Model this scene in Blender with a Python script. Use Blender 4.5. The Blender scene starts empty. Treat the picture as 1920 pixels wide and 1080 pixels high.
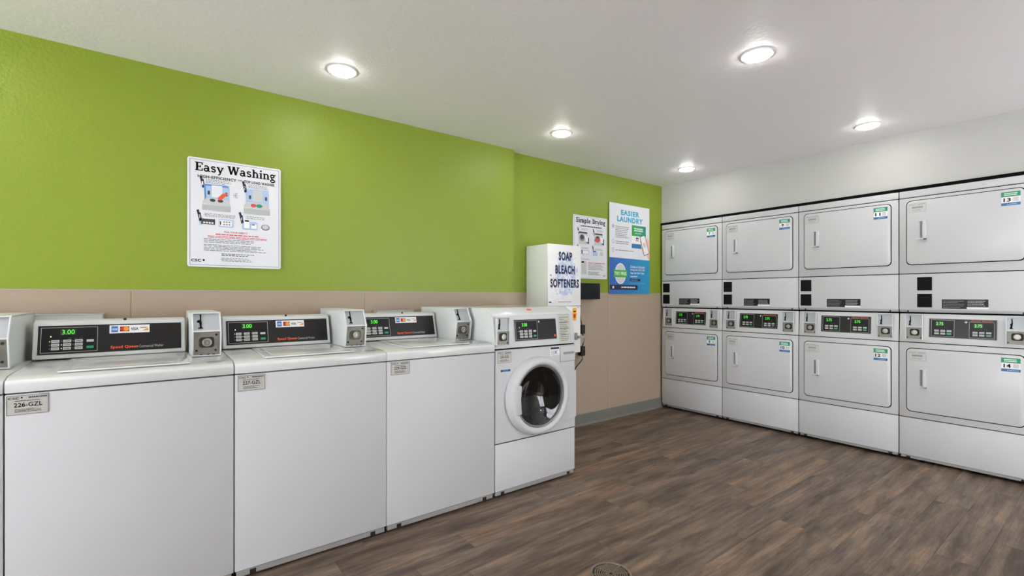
import bpy, bmesh, math, random
from mathutils import Vector
random.seed(7)
scn = bpy.context.scene
COL = scn.collection
R = math.radians

# ------------------------------------------------------------------ camera, world, exposure
CAM_H = 1.22
cd = bpy.data.cameras.new('camera'); cam = bpy.data.objects.new('camera', cd); COL.objects.link(cam)
cam.location = (0, 0, CAM_H); cam.rotation_euler = (R(90), 0, R(-37.2))
cd.sensor_width = 36; cd.lens = 36*887/1920; cd.shift_y = 16/1920; cd.clip_start = .05
scn.camera = cam
w = bpy.data.worlds.new('world'); scn.world = w; w.use_nodes = True
w.node_tree.nodes['Background'].inputs[0].default_value = (.93, .95, 1, 1)
w.node_tree.nodes['Background'].inputs[1].default_value = 10.2
scn.view_settings.view_transform = 'Standard'; scn.view_settings.look = 'None'
scn.view_settings.gamma = 1; scn.view_settings.use_curve_mapping = False
scn.view_settings.exposure = 0.40
LAMP = 56.0          # emission of the ceiling light lenses

# ------------------------------------------------------------------ materials
def lin(c):
    c = c.lstrip('#'); o = []
    for i in (0, 2, 4):
        v = int(c[i:i+2], 16)/255
        o.append(v/12.92 if v <= .04045 else ((v+.055)/1.055)**2.4)
    return (*o, 1)
MATS = {}
def mat(name, col, rough=.5, metal=0., bump=None, emit=0, coat=0, spec=.5, var=None):
    if name in MATS: return MATS[name]
    m = bpy.data.materials.new(name); m.use_nodes = True; nt = m.node_tree
    b = nt.nodes['Principled BSDF']; c = lin(col)
    b.inputs['Base Color'].default_value = c; b.inputs['Roughness'].default_value = rough
    b.inputs['Metallic'].default_value = metal; b.inputs['Coat Weight'].default_value = coat
    b.inputs['Coat Roughness'].default_value = .08
    b.inputs['Specular IOR Level'].default_value = spec
    if emit:
        b.inputs['Emission Color'].default_value = c; b.inputs['Emission Strength'].default_value = emit
    tc = nt.nodes.new('ShaderNodeTexCoord')
    if var:                                    # (scale, amount): faint blotchy wear in the colour
        n = nt.nodes.new('ShaderNodeTexNoise'); n.inputs['Scale'].default_value = var[0]; n.inputs['Detail'].default_value = 4
        nt.links.new(tc.outputs['Object'], n.inputs['Vector'])
        mx = nt.nodes.new('ShaderNodeMix'); mx.data_type = 'RGBA'
        mx.inputs[6].default_value = tuple(x*(1-var[1]) for x in c[:3])+(1,)
        mx.inputs[7].default_value = tuple(min(1, x*(1+var[1])) for x in c[:3])+(1,)
        nt.links.new(n.outputs['Fac'], mx.inputs[0]); nt.links.new(mx.outputs[2], b.inputs['Base Color'])
    if bump:                                   # (scale, strength, distance)
        n = nt.nodes.new('ShaderNodeTexNoise'); n.inputs['Scale'].default_value = bump[0]; n.inputs['Detail'].default_value = 3
        nt.links.new(tc.outputs['Object'], n.inputs['Vector'])
        bp = nt.nodes.new('ShaderNodeBump'); bp.inputs['Strength'].default_value = bump[1]; bp.inputs['Distance'].default_value = bump[2]
        nt.links.new(n.outputs['Fac'], bp.inputs['Height']); nt.links.new(bp.outputs['Normal'], b.inputs['Normal'])
    MATS[name] = m
    return m
WHITE = mat('white_enamel', '#c5c6c8', .5, spec=.35, var=(3, .012))
DOORW = mat('glossy_enamel', '#cbccce', .4, coat=.08, var=(3, .012))
DECKW = mat('deck_enamel', '#d6d8d8', .2, coat=.5, var=(3, .012))
CASEW = mat('case_enamel', '#d0d3d3', .4, var=(6, .015))
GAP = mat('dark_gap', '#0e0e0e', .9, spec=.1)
RAIL = mat('grey_rail', '#9a9a97', .5, .2)
STEEL = mat('brushed_steel', '#a9a8a2', .38, .85, bump=(250, .08, .001))
PLATE = mat('worn_meter_plate', '#8f8d84', .5, .35, var=(40, .18))
SLOTP = mat('grey_slot_plate', '#b2b6ba', .4, .1)
CHROME = mat('chrome', '#a3a19a', .42, .95)
BLACK = mat('black_print', '#0d0d0f', .7, spec=.15)
PANEL = mat('charcoal_panel', '#1d1c1c', .35, spec=.3, var=(8, .08))
PANELB = mat('touch_panel', '#101213', .4, spec=.25)
RUBBER = mat('black_rubber', '#111111', .6)
PLASTICB = mat('black_plastic', '#12171b', .55, spec=.25, bump=(300, .1, .001))
LED = mat('green_led', '#52ff3a', .5, emit=1.0)
LEDBG = mat('led_window', '#0c2a0c', .3)
LAMPY = mat('indicator_light', '#f4f6c8', .4, emit=.7)
BTN = mat('button_grey', '#c4c6c3', .4)
BTNG = mat('button_green', '#1f9d75', .4)
LINEG = mat('line_grey', '#b8b8b4', .5)
ORANGE = mat('orange_print', '#e4571f', .5)
REDP = mat('red_print', '#cf4a4a', .6)
GREYP = mat('grey_print', '#84878c', .6)
DGREYP = mat('dark_grey_print', '#3d4046', .6)
PAPER = mat('poster_white', '#dfe1e6', .35, var=(5, .01))
PAPERW = mat('sticker_white', '#ececec', .45)
NAVY = mat('navy_print', '#1e2342', .5)
BLUE = mat('card_blue', '#3f78c4', .5)
CARDR = mat('card_red', '#c8201e', .5)
CARDO = mat('card_orange', '#f19a2a', .5)
CYAN = mat('cyan_lettering', '#35a5c8', .5)
PALEB = mat('pale_blue_print', '#a9c3e2', .5)
MIDB = mat('mid_blue_print', '#5d8fd0', .5)
TEAL = mat('teal_print', '#12906f', .45)
SBLUE = mat('sticker_blue', '#1f6ea6', .45)
IDPL = mat('plate_grey', '#bdbcb6', .5, var=(60, .05))
IDPAL = mat('plate_pale', '#c6c7c4', .5)
LGREY = mat('light_grey_print', '#c6c9c8', .5)
YELLOW = mat('yellow_sticker', '#f0b323', .5)
SKIN = mat('pale_pink_print', '#eab7a7', .5)
GRNP = mat('green_print', '#4ca83a', .5)
MINT = mat('mint_print', '#cfeccf', .5)
IVORY = mat('ivory_cabinet', '#d9ddd4', .45, var=(6, .02))

def gradient_mat(name, a, b_, axis, lo, hi):
    m = bpy.data.materials.new(name); m.use_nodes = True; nt = m.node_tree
    b = nt.nodes['Principled BSDF']; b.inputs['Roughness'].default_value = .4
    tc = nt.nodes.new('ShaderNodeTexCoord'); sp = nt.nodes.new('ShaderNodeSeparateXYZ')
    mr = nt.nodes.new('ShaderNodeMapRange'); mr.inputs[1].default_value = lo; mr.inputs[2].default_value = hi
    rp = nt.nodes.new('ShaderNodeValToRGB'); rp.color_ramp.elements[0].color = lin(a); rp.color_ramp.elements[1].color = lin(b_)
    nt.links.new(tc.outputs['Object'], sp.inputs[0]); nt.links.new(sp.outputs[axis], mr.inputs[0])
    nt.links.new(mr.outputs[0], rp.inputs[0]); nt.links.new(rp.outputs[0], b.inputs['Base Color'])
    return m

def wood():
    m = bpy.data.materials.new('vinyl_plank'); m.use_nodes = True; nt = m.node_tree; N = nt.nodes; L = nt.links
    b = N['Principled BSDF']
    tc = N.new('ShaderNodeTexCoord'); oi = N.new('ShaderNodeObjectInfo')
    mul = N.new('ShaderNodeMath'); mul.operation = 'MULTIPLY'; mul.inputs[1].default_value = 71.0
    L.new(oi.outputs['Random'], mul.inputs[0])
    cb = N.new('ShaderNodeCombineXYZ')
    for i in range(3): L.new(mul.outputs[0], cb.inputs[i])
    ad = N.new('ShaderNodeVectorMath'); ad.operation = 'ADD'
    L.new(tc.outputs['Object'], ad.inputs[0]); L.new(cb.outputs[0], ad.inputs[1])
    def noise(sx, sy, scale, detail, dist=0):
        mp = N.new('ShaderNodeMapping'); mp.inputs['Scale'].default_value = (sx, sy, 1); L.new(ad.outputs[0], mp.inputs[0])
        n = N.new('ShaderNodeTexNoise'); n.inputs['Scale'].default_value = scale; n.inputs['Detail'].default_value = detail
        n.inputs['Roughness'].default_value = .62; n.inputs['Distortion'].default_value = dist
        L.new(mp.outputs[0], n.inputs['Vector']); return n
    blot = noise(1, 6.5, 1.9, 5, .12); grain = noise(1, 15, 3.5, 6, .15); fine = noise(1.2, 30, 14, 4)
    # base tone of each board from its random number
    rp = N.new('ShaderNodeValToRGB'); cr = rp.color_ramp
    cr.elements[0].color = lin('#5a493d'); cr.elements[1].color = lin('#84776b')
    for p, c in ((.25, '#76685d'), (.45, '#685546'), (.62, '#7e6f64'), (.8, '#8a6f56')):
        e = cr.elements.new(p); e.color = lin(c)
    L.new(oi.outputs['Random'], rp.inputs[0])
    # tan and dark blotches that run with the grain
    r2 = N.new('ShaderNodeValToRGB'); c2 = r2.color_ramp
    c2.elements[0].position = .30; c2.elements[0].color = lin('#352b25'); c2.elements[1].position = .70; c2.elements[1].color = lin('#b39470')
    e = c2.elements.new(.43); e.color = lin('#66564a'); e = c2.elements.new(.57); e.color = lin('#8d7b6c')
    L.new(blot.outputs['Fac'], r2.inputs[0])
    m1 = N.new('ShaderNodeMix'); m1.data_type = 'RGBA'; m1.inputs[0].default_value = .6
    L.new(rp.outputs[0], m1.inputs[6]); L.new(r2.outputs[0], m1.inputs[7])
    r3 = N.new('ShaderNodeValToRGB'); c3 = r3.color_ramp
    c3.elements[0].position = .38; c3.elements[0].color = (.50, .47, .45, 1); c3.elements[1].position = .6; c3.elements[1].color = (.92, .91, .9, 1)
    L.new(grain.outputs['Fac'], r3.inputs[0])
    m2 = N.new('ShaderNodeMix'); m2.data_type = 'RGBA'; m2.blend_type = 'MULTIPLY'; m2.inputs[0].default_value = .75
    L.new(m1.outputs[2], m2.inputs[6]); L.new(r3.outputs[0], m2.inputs[7])
    m3 = N.new('ShaderNodeMix'); m3.data_type = 'RGBA'; m3.blend_type = 'OVERLAY'; m3.inputs[0].default_value = .6
    L.new(m2.outputs[2], m3.inputs[6]); L.new(fine.outputs['Fac'], m3.inputs[7])
    smear = noise(1, 4.2, 3.4, 4, .25)             # dark smears and worn pale patches of the print
    r4 = N.new('ShaderNodeValToRGB'); c4 = r4.color_ramp
    c4.elements[0].position = .30; c4.elements[0].color = (1.08, 1.06, 1.04, 1); c4.elements[1].position = .70; c4.elements[1].color = (.50, .48, .47, 1)
    e = c4.elements.new(.54); e.color = (.95, .94, .93, 1)
    L.new(smear.outputs['Fac'], r4.inputs[0])
    m4 = N.new('ShaderNodeMix'); m4.data_type = 'RGBA'; m4.blend_type = 'MULTIPLY'; m4.inputs[0].default_value = 1
    L.new(m3.outputs[2], m4.inputs[6]); L.new(r4.outputs[0], m4.inputs[7])
    L.new(m4.outputs[2], b.inputs['Base Color'])
    b.inputs['Roughness'].default_value = .42; b.inputs['Specular IOR Level'].default_value = .35
    bp = N.new('ShaderNodeBump'); bp.inputs['Strength'].default_value = .12; bp.inputs['Distance'].default_value = .002
    L.new(fine.outputs['Fac'], bp.inputs['Height']); L.new(bp.outputs[0], b.inputs['Normal'])
    return m

# ------------------------------------------------------------------ mesh helpers
class MB:
    def __init__(s): s.v = []; s.f = []
    def add(s, vs, fs):
        o = len(s.v); s.v += [tuple(p) for p in vs]; s.f += [tuple(i+o for i in f) for f in fs]; return s
    def box(s, x0, y0, z0, x1, y1, z1):
        return s.add([(x0,y0,z0),(x1,y0,z0),(x1,y1,z0),(x0,y1,z0),(x0,y0,z1),(x1,y0,z1),(x1,y1,z1),(x0,y1,z1)],
                     [(0,3,2,1),(4,5,6,7),(0,1,5,4),(1,2,6,5),(2,3,7,6),(3,0,4,7)])
    def prism(s, pts, f0, f1):                 # pts: list of 2D, f0/f1 map (a,b)->3D
        n = len(pts)
        return s.add([f0(*p) for p in pts]+[f1(*p) for p in pts],
                     [tuple(range(n-1,-1,-1)), tuple(range(n,2*n))]+[(i,(i+1)%n,n+(i+1)%n,n+i) for i in range(n)])
    def prism_x(s, prof, x0, x1):              # profile in (y,z)
        return s.prism(prof, lambda y,z:(x0,y,z), lambda y,z:(x1,y,z))
    def prism_y(s, prof, y0, y1):              # profile in (x,z)
        return s.prism(prof, lambda x,z:(x,y0,z), lambda x,z:(x,y1,z))
    def prism_z(s, prof, z0, z1):
        return s.prism(prof, lambda x,y:(x,y,z0), lambda x,y:(x,y,z1))
    def lathe(s, prof, c, ax, n=24, cap=False):        # prof: (radius, height along ax)
        c = Vector(c); ax = Vector(ax).normalized()
        t = Vector((0,0,1)) if abs(ax.z) < .9 else Vector((1,0,0))
        u = ax.cross(t).normalized(); v = ax.cross(u)
        o = []
        for r, h in prof:
            for i in range(n):
                a = 2*math.pi*i/n; o.append(c+ax*h+(u*math.cos(a)+v*math.sin(a))*r)
        fs = [(k*n+i, k*n+(i+1)%n, (k+1)*n+(i+1)%n, (k+1)*n+i) for k in range(len(prof)-1) for i in range(n)]
        if cap: fs += [tuple(range(n)), tuple(range((len(prof)-1)*n, len(prof)*n))]
        return s.add(o, fs)
    def cyl(s, c, ax, r, h, n=20): return s.lathe([(r,0),(r,h)], c, ax, n, True)
    def tube(s, pts, r, n=8):
        P = [Vector(p) for p in pts]; rings = []
        for i, p in enumerate(P):
            d = (P[min(i+1,len(P)-1)]-P[max(i-1,0)]).normalized()
            t = Vector((0,0,1)) if abs(d.z) < .9 else Vector((1,0,0))
            u = d.cross(t).normalized(); v = d.cross(u)
            rings += [p+(u*math.cos(2*math.pi*k/n)+v*math.sin(2*math.pi*k/n))*r for k in range(n)]
        m = len(P)
        return s.add(rings, [(a*n+k, a*n+(k+1)%n, (a+1)*n+(k+1)%n, (a+1)*n+k) for a in range(m-1) for k in range(n)]
                     + [tuple(range(n)), tuple(range((m-1)*n, m*n))])
    def mesh(s, name, m, bevel=0, seg=2, smooth=False):
        me = bpy.data.meshes.new(name); me.from_pydata(s.v, [], s.f)
        bm = bmesh.new(); bm.from_mesh(me)
        bmesh.ops.recalc_face_normals(bm, faces=bm.faces)
        if bevel:
            es = [e for e in bm.edges if len(e.link_faces) == 2 and e.calc_face_angle(0) > R(25)]
            bmesh.ops.bevel(bm, geom=es, offset=bevel, segments=seg, affect='EDGES', profile=.5, clamp_overlap=True)
        bm.to_mesh(me); bm.free()
        if bevel or smooth:
            me.polygons.foreach_set('use_smooth', [True]*len(me.polygons)); me.set_sharp_from_angle(angle=R(38))
        me.materials.append(m); return me
    def build(s, name, m, parent=None, bevel=0, seg=2, smooth=False):
        return link(name, s.mesh(name, m, bevel, seg, smooth), parent)
def link(name, me, parent=None):
    o = bpy.data.objects.new(name, me); COL.objects.link(o)
    if parent: o.parent = parent
    return o
def tag(o, label, cat, group=None, kind=None):
    o['label'] = label; o['category'] = cat
    if group: o['group'] = group
    if kind: o['kind'] = kind
    return o
def empty(name, loc, rz=0):
    o = bpy.data.objects.new(name, None); COL.objects.link(o); o.location = loc; o.rotation_euler = (0,0,rz)
    o.empty_display_size = .05; return o
def copy_tree(o, parent=None):
    c = o.copy(); COL.objects.link(c); c.parent = parent
    for ch in list(o.children): copy_tree(ch, c)
    return c
def rrect(x0, y0, x1, y1, r, n=5):
    p = []
    for cx, cy, a0 in ((x1-r,y1-r,0),(x0+r,y1-r,90),(x0+r,y0+r,180),(x1-r,y0+r,270)):
        for k in range(n+1):
            a = R(a0+90*k/n); p.append((cx+r*math.cos(a), cy+r*math.sin(a)))
    return p
def circ(cx, cy, rx, ry=None, n=28, a0=0, a1=360):
    ry = rx if ry is None else ry
    return [(cx+rx*math.cos(R(a0+(a1-a0)*k/n)), cy+ry*math.sin(R(a0+(a1-a0)*k/n))) for k in range(n if a1-a0 == 360 else n+1)]
def box(name, m, parent, x0, y0, z0, x1, y1, z1, bevel=0, seg=2):
    return MB().box(x0,y0,z0,x1,y1,z1).build(name, m, parent, bevel, seg)

# lettering -------------------------------------------------------------------
def text_geo(s, bold=0.0, space=1.0):
    cu = bpy.data.curves.new('lettering', 'FONT'); cu.body = s; cu.space_character = space; cu.resolution_u = 3; cu.offset = bold
    o = bpy.data.objects.new('lettering', cu)
    me = bpy.data.meshes.new_from_object(o)
    vs = [(v.co.x, v.co.y) for v in me.vertices]; fs = [tuple(p.vertices) for p in me.polygons]
    bpy.data.objects.remove(o); bpy.data.curves.remove(cu); bpy.data.meshes.remove(me)
    return vs, fs
def A(cx, cy, rx, ry, a0, a1, n=12): return [(cx+rx*math.cos(R(a0+(a1-a0)*k/n)), cy+ry*math.sin(R(a0+(a1-a0)*k/n))) for k in range(n+1)]
def _stem(x, h): return ([(x,0),(x,h)], 1.5)
def _foot(x, y=.35, w=1.35): return ([(x-w,y),(x+w,y)], .75)
def _flag(x, y): return ([(x-1.4,y),(x,y)], .75)
SLAB = {
 'E': (6.3, [([(1.5,0),(1.5,7)],1.7),([(0,.4),(5.7,.4)],.8),([(0,6.6),(5.7,6.6)],.8),([(1.5,3.5),(4,3.5)],.8),([(5.4,0),(5.4,2.2)],.8),([(5.4,7),(5.4,4.9)],.8),([(4,2.6),(4,4.4)],.7)]),
 'a': (5.5, [(A(2.1,1.45,1.45,1.15,0,360,16),1.15),([(3.7,.4),(3.7,3.6)],1.5),(A(2.3,3.5,1.4,1.1,0,165),1.0),([(3.6,.38),(5.2,.38)],.75)]),
 's': (4.7, [(A(2.2,3.6,1.35,1.0,15,265),1.15),(A(2.2,1.5,1.45,1.1,95,-165),1.15)]),
 'y': (5.8, [([(.9,4.8),(2.9,.5)],1.5),([(4.8,4.8),(2.5,-1.1),(1.2,-1.7)],1.0),_foot(1,4.6,1.1),_foot(4.7,4.6,1.0)]),
 'W': (9.8, [([(1,6.8),(2.9,.1)],1.7),([(2.9,.1),(4.8,6.7)],1.0),([(4.8,6.7),(6.6,.1)],1.7),([(6.6,.1),(8.6,6.8)],1.0),_foot(1.1,6.65),_foot(4.8,6.65,1.2),_foot(8.5,6.65,1.2)]),
 'h': (6.2, [_stem(1.5,7),_flag(1.5,6.7),_foot(1.5),(A(3,3.3,1.55,1.3,170,0),1.1),_stem(4.6,3.5),_foot(4.6)]),
 'i': (3.1, [_stem(1.5,4.9),_flag(1.5,4.6),_foot(1.5),([(1.5,5.9),(1.5,7.3)],1.5)]),
 'n': (6.2, [_stem(1.5,4.9),_flag(1.5,4.6),_foot(1.5),(A(3,3.3,1.55,1.3,170,0),1.1),_stem(4.6,3.5),_foot(4.6)]),
 'm': (9.2, [_stem(1.5,4.9),_flag(1.5,4.6),_foot(1.5),(A(3,3.3,1.5,1.3,170,0),1.1),_stem(4.5,3.5),_foot(4.5),(A(6,3.3,1.5,1.3,170,0),1.1),_stem(7.5,3.5),_foot(7.5)]),
 'g': (5.6, [(A(2.2,3.4,1.45,1.2,0,360,16),1.15),(A(2.5,-.9,1.9,1.05,0,360,16),1.0),([(1.5,2.2),(1.2,1.2),(3.4,.5)],.9),([(3.4,4.2),(5.2,4.7)],.9)]),
 'S': (5.4, [(A(2.5,5.1,1.7,1.5,15,265),1.3),(A(2.5,2.0,1.9,1.6,95,-165),1.3),([(4.3,7),(4.3,5)],.8),([(.7,0),(.7,2)],.8)]),
 'p': (5.8, [([(1.5,-2),(1.5,4.9)],1.5),_flag(1.5,4.6),_foot(1.5,-1.7),(A(3.1,2.4,1.6,1.9,0,360,16),1.2)]),
 'l': (3.1, [_stem(1.5,7),_flag(1.5,6.7),_foot(1.5)]),
 'e': (5.2, [(A(2.5,2.4,1.7,1.9,0,320,16),1.2),([(.9,2.5),(4.4,2.5)],.8)]),
 'D': (6.9, [([(1.6,0),(1.6,7)],1.7),([(0,.4),(3,.4)],.8),([(0,6.6),(3,6.6)],.8),(A(3,3.5,2.7,3.1,90,-90),1.5)]),
 'r': (4.9, [_stem(1.5,4.9),_flag(1.5,4.6),_foot(1.5,.35,1.5),(A(3.2,3.2,1.5,1.3,165,60),1.2)]),
 ' ': (3, [])}
def slab_geo(s):
    vs, fs, x = [], [], 0
    for ch in s:
        wd, st = SLAB[ch]
        for pts, t in st:
            P = [Vector((px+x, py)) for px, py in pts]; o = len(vs)
            for i, p in enumerate(P):
                d = (P[min(i+1,len(P)-1)]-P[max(i-1,0)]).normalized(); n = Vector((-d.y, d.x))*t/2
                vs += [tuple(p+n), tuple(p-n)]
            fs += [(o+2*i, o+2*i+1, o+2*i+3, o+2*i+2) for i in range(len(P)-1)]
        x += wd
    return vs, fs

class Pan:
    """flat print on a surface: 2D frame (origin, right, up), layers lifted a hair off it"""
    def __init__(s, o, u=(1,0,0), v=(0,0,1), w=1., h=1., lift=.0005):
        s.o = Vector(o); s.u = Vector(u).normalized(); s.v = Vector(v).normalized(); s.n = s.u.cross(s.v); s.w = w; s.h = h; s.lift = lift
        s.parts = {}
    def p(s, x, y, layer): return s.o+s.u*(x*s.w)+s.v*(y*s.h)+s.n*(s.lift*layer)
    JOIN = {'key_print', 'indicator', 'splash_drop', 'keypad_drawing_key', 'panel_drawing_key', 'label_rule', 'label_mark', 'caution_mark'}
    def mb(s, name, m, join=False):
        if join or name in s.JOIN:                 # too small to pick apart one by one
            if (name, m.name) not in s.parts: s.parts[(name, m.name)] = (name, MB(), m, True)
            return s.parts[(name, m.name)][1]
        e = (name, MB(), m, False); s.parts[len(s.parts)] = e; return e[1]
    def poly(s, name, m, pts, layer=1, join=False):
        s.mb(name, m, join).add([s.p(*q, layer) for q in pts], [tuple(range(len(pts)))]); return s
    def rect(s, name, m, x0, y0, x1, y1, layer=1, join=False): return s.poly(name, m, [(x0,y0),(x1,y0),(x1,y1),(x0,y1)], layer, join)
    def frame(s, name, m, x0, y0, x1, y1, t, layer=1):       # t in metres
        a, b = t/s.w, t/s.h
        q = [(x0,y0),(x1,y0),(x1,y1),(x0,y1),(x0+a,y0+b),(x1-a,y0+b),(x1-a,y1-b),(x0+a,y1-b)]
        s.mb(name, m).add([s.p(*c, layer) for c in q], [(0,1,5,4),(1,2,6,5),(2,3,7,6),(3,0,4,7)]); return s
    def geo(s, name, m, g, x0, y0, x1, y1, layer=2, fit=True):
        vs, fs = g
        if not vs: return s
        ax = min(v[0] for v in vs); bx = max(v[0] for v in vs); ay = min(v[1] for v in vs); by = max(v[1] for v in vs)
        s.mb(name, m).add([s.p(x0+(x1-x0)*(v[0]-ax)/(bx-ax), y0+(y1-y0)*(v[1]-ay)/(by-ay), layer) for v in vs], fs); return s
    def text(s, name, m, t, x0, y0, x1, y1, layer=2, bold=0): return s.geo(name, m, text_geo(t, bold, 1+max(0, bold)*3), x0, y0, x1, y1, layer)
    def fine(s, name, m, x0, y0, x1, y1, rows, layer=2, fill=.45, ragged=.25):
        dy = (y1-y0)/rows
        for r in range(rows):
            y = y1-(r+1)*dy; x = x0; end = x1-random.random()*ragged*(x1-x0)
            while x < end:
                wd = random.uniform(.025, .075)*min(1, (x1-x0)*1.6)
                s.rect(name, m, x, y+dy*.2, min(end, x+wd), y+dy*(.2+fill), layer, True); x += wd+.008
        return s
    def build(s, parent):
        for n, mb, m, j in s.parts.values():
            o = mb.build(n, m, parent)
            if j: o['kind'] = 'stuff'

# ------------------------------------------------------------------ the room
FX0, FX1, FY0, FY1, CEIL = -4.2, 5.25, -2.6, 3.18, 2.44
WX = 4.502                      # face of the white wall above the dryers
NEARY, JOG = 3.125, 2.39        # nearer stretch of the green wall and where it steps back
WAIN = 1.25                     # top of the beige lower wall

GREEN = mat('green_paint', '#86992d', .42, bump=(70, .5, .004), spec=.4)
BEIGE = mat('beige_panel', '#ab9986', .5, bump=(60, .08, .002))
WALLW = mat('white_wall_paint', '#bcbcb8', .5, bump=(85, .3, .003))
CEILM = mat('ceiling_paint', '#f5f2f4', .45, bump=(55, .35, .004))
COVE = mat('cove_base', '#75766e', .55, spec=.3)

VIN = wood()
fl = MB().box(FX0-.1, FY0-.1, -.12, FX1+.1, FY1+.1, -.004).build('floor', VIN)
tag(fl, 'brown and grey wood look plank floor', 'floor', kind='structure')
PW, PL = .152, 1.22
full = MB().box(0, 0, -.004, PL-.0007, PW-.0007, 0).mesh('plank', VIN, .0004, 1)
PX0, PY0 = -1.4, -1.4          # boards laid singly where the camera can see; the slab carries the same finish beyond
row = 0; y = PY0
while y < FY1-.01:
    x = PX0-random.uniform(.05, PL-.05)
    y1 = min(y+PW, FY1)
    while x < FX1:
        a, b = max(x, PX0), min(x+PL, FX1)
        if b-a > .03:
            if a == x and b == x+PL and y1 == y+PW: me = full
            else: me = MB().box(0, 0, -.004, b-a-.0007, y1-y-.0007, 0).mesh('plank', VIN, .0004, 1)
            o = link('plank', me, fl); o.location = (a, y, 0)
        x += PL
    y += PW; row += 1

tag(MB().box(FX0-.1, FY0-.1, CEIL, FX1+.1, FY1+.1, CEIL+.1).build('ceiling', CEILM), 'off white ceiling with a light orange peel texture', 'ceiling', kind='structure')
wb = MB().box(FX0-.1, NEARY, 0, JOG, FY1+.1, CEIL).build('wall_back', GREEN)
wf = MB().box(JOG, FY1, 0, FX1+.1, FY1+.1, CEIL).build('wall_recess', GREEN)
tag(wf, 'lime green painted wall with beige lower panels behind the soap dispenser', 'wall', kind='structure')
tag(wb, 'lime green painted wall with beige lower panels behind the washers', 'wall', kind='structure')
xs = [FX0, -2.53, -1.31, -.09, 1.13, JOG]
for a, b in zip(xs, xs[1:]):
    box('wainscot_panel', BEIGE, wb, a+.0008, NEARY-.004, .0, b-.0008+(.004 if b == JOG else 0), NEARY, WAIN, .001, 1)
box('wainscot_panel', BEIGE, wb, JOG, NEARY, 0, JOG+.004, FY1, WAIN)
for a, b in ((JOG+.004, 3.61), (3.61, WX+.3)):
    box('wainscot_panel', BEIGE, wf, a+.0008, FY1-.004, 0, b-.0008, FY1, WAIN, .001, 1)
CAPM = mat('panel_cap', '#a99f93', .5)
MB().box(FX0, NEARY-.007, WAIN-.002, JOG+.007, NEARY, WAIN+.006).build('panel_cap', CAPM, wb)
MB().box(JOG, FY1-.007, WAIN-.002, WX, FY1, WAIN+.006).build('panel_cap', CAPM, wf)
prof = [(0,0),(-.022,.0),(-.016,.008),(-.011,.02),(-.010,.1),(-.006,.105),(0,.105)]
bb = MB().prism([(y_, z_) for y_, z_ in prof], lambda y_, z_: (JOG+.006, FY1-.004+y_, z_), lambda y_, z_: (WX-.02, FY1-.004+y_, z_)).build('baseboard_back', COVE)
tag(bb, 'grey rubber cove base along the beige wall', 'baseboard', kind='structure')
GAPZ = 2.03
wr = MB().box(WX, FY0, GAPZ, WX+.1, FY1, CEIL).box(WX, FY0, 0, WX+.1, .36, GAPZ).build('wall_right', WALLW)
tag(wr, 'white textured wall above the row of dryers', 'wall', kind='structure')
tag(MB().box(FX1, FY0-.1, 0, FX1+.1, FY1+.1, CEIL).build('wall_alcove', WALLW), 'plain wall at the back of the dryer alcove', 'wall', kind='structure')
ADDED_WINS = [(3.0, 4.3)]; WZ0, WZ1 = .12, 2.2       # unseen windows added behind the camera to light the room
m = MB().box(FX0-.1, FY0-.1, 0, FX1+.1, FY0, WZ0).box(FX0-.1, FY0-.1, WZ1, FX1+.1, FY0, CEIL)
ex = [FX0-.1]+[v for a in ADDED_WINS for v in a]+[FX1+.1]
for a, b in zip(ex[::2], ex[1::2]): m.box(a, FY0-.1, WZ0, b, FY0, WZ1)
tag(m.build('wall_front', WALLW), 'white wall opposite the washers with large glazing added for light', 'wall', kind='structure')
PANE = bpy.data.materials.new('added_window_glass'); PANE.use_nodes = True; nt = PANE.node_tree
nt.nodes.remove(nt.nodes['Principled BSDF']); tb = nt.nodes.new('ShaderNodeBsdfTransparent'); gb = nt.nodes.new('ShaderNodeBsdfGlossy'); gb.inputs['Roughness'].default_value = .02
mx = nt.nodes.new('ShaderNodeMixShader'); mx.inputs[0].default_value = .05; nt.links.new(tb.outputs[0], mx.inputs[1]); nt.links.new(gb.outputs[0], mx.inputs[2]); nt.links.new(mx.outputs[0], nt.nodes['Material Output'].inputs[0])
FRM = mat('added_window_frame', '#d9d9d6', .4)
for k, (a, b) in enumerate(ADDED_WINS):
    c = (a+b)/2
    wo = MB().box(a, FY0-.07, WZ0, a+.04, FY0-.02, WZ1).box(b-.04, FY0-.07, WZ0, b, FY0-.02, WZ1).box(a, FY0-.07, WZ0, b, FY0-.02, WZ0+.04).box(a, FY0-.07, WZ1-.04, b, FY0-.02, WZ1).box(c-.02, FY0-.07, WZ0, c+.02, FY0-.02, WZ1).build('added_window_%d' % (k+1), FRM)
    tag(wo, 'large white framed glazing added unseen behind the camera as fill light', 'added_window', kind='structure')
    for p, q in ((a+.04, c-.02), (c+.02, b-.04)): box('pane', PANE, wo, p, FY0-.05, WZ0+.04, q, FY0-.044, WZ1-.04)
LW0, LW1 = -.8, 2.3  # span of the unseen left window, added as fill light
tag(MB().box(FX0-.1, FY0, 0, FX0, LW0, CEIL).box(FX0-.1, LW1, 0, FX0, FY1, CEIL).box(FX0-.1, LW0, 0, FX0, LW1, WZ0).box(FX0-.1, LW0, WZ1, FX0, LW1, CEIL).build('wall_left', WALLW), 'white wall at the far end of the washers with wide glazing added for light', 'wall', kind='structure')
m = MB()
for a, b in ((LW0, LW0+.04), ((LW0+LW1)/2-.02, (LW0+LW1)/2+.02), (LW1-.04, LW1)): m.box(FX0-.07, a, WZ0, FX0-.02, b, WZ1)
wo = m.box(FX0-.07, LW0, WZ0, FX0-.02, LW1, WZ0+.04).box(FX0-.07, LW0, WZ1-.04, FX0-.02, LW1, WZ1).build('added_window_2', FRM)
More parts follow.
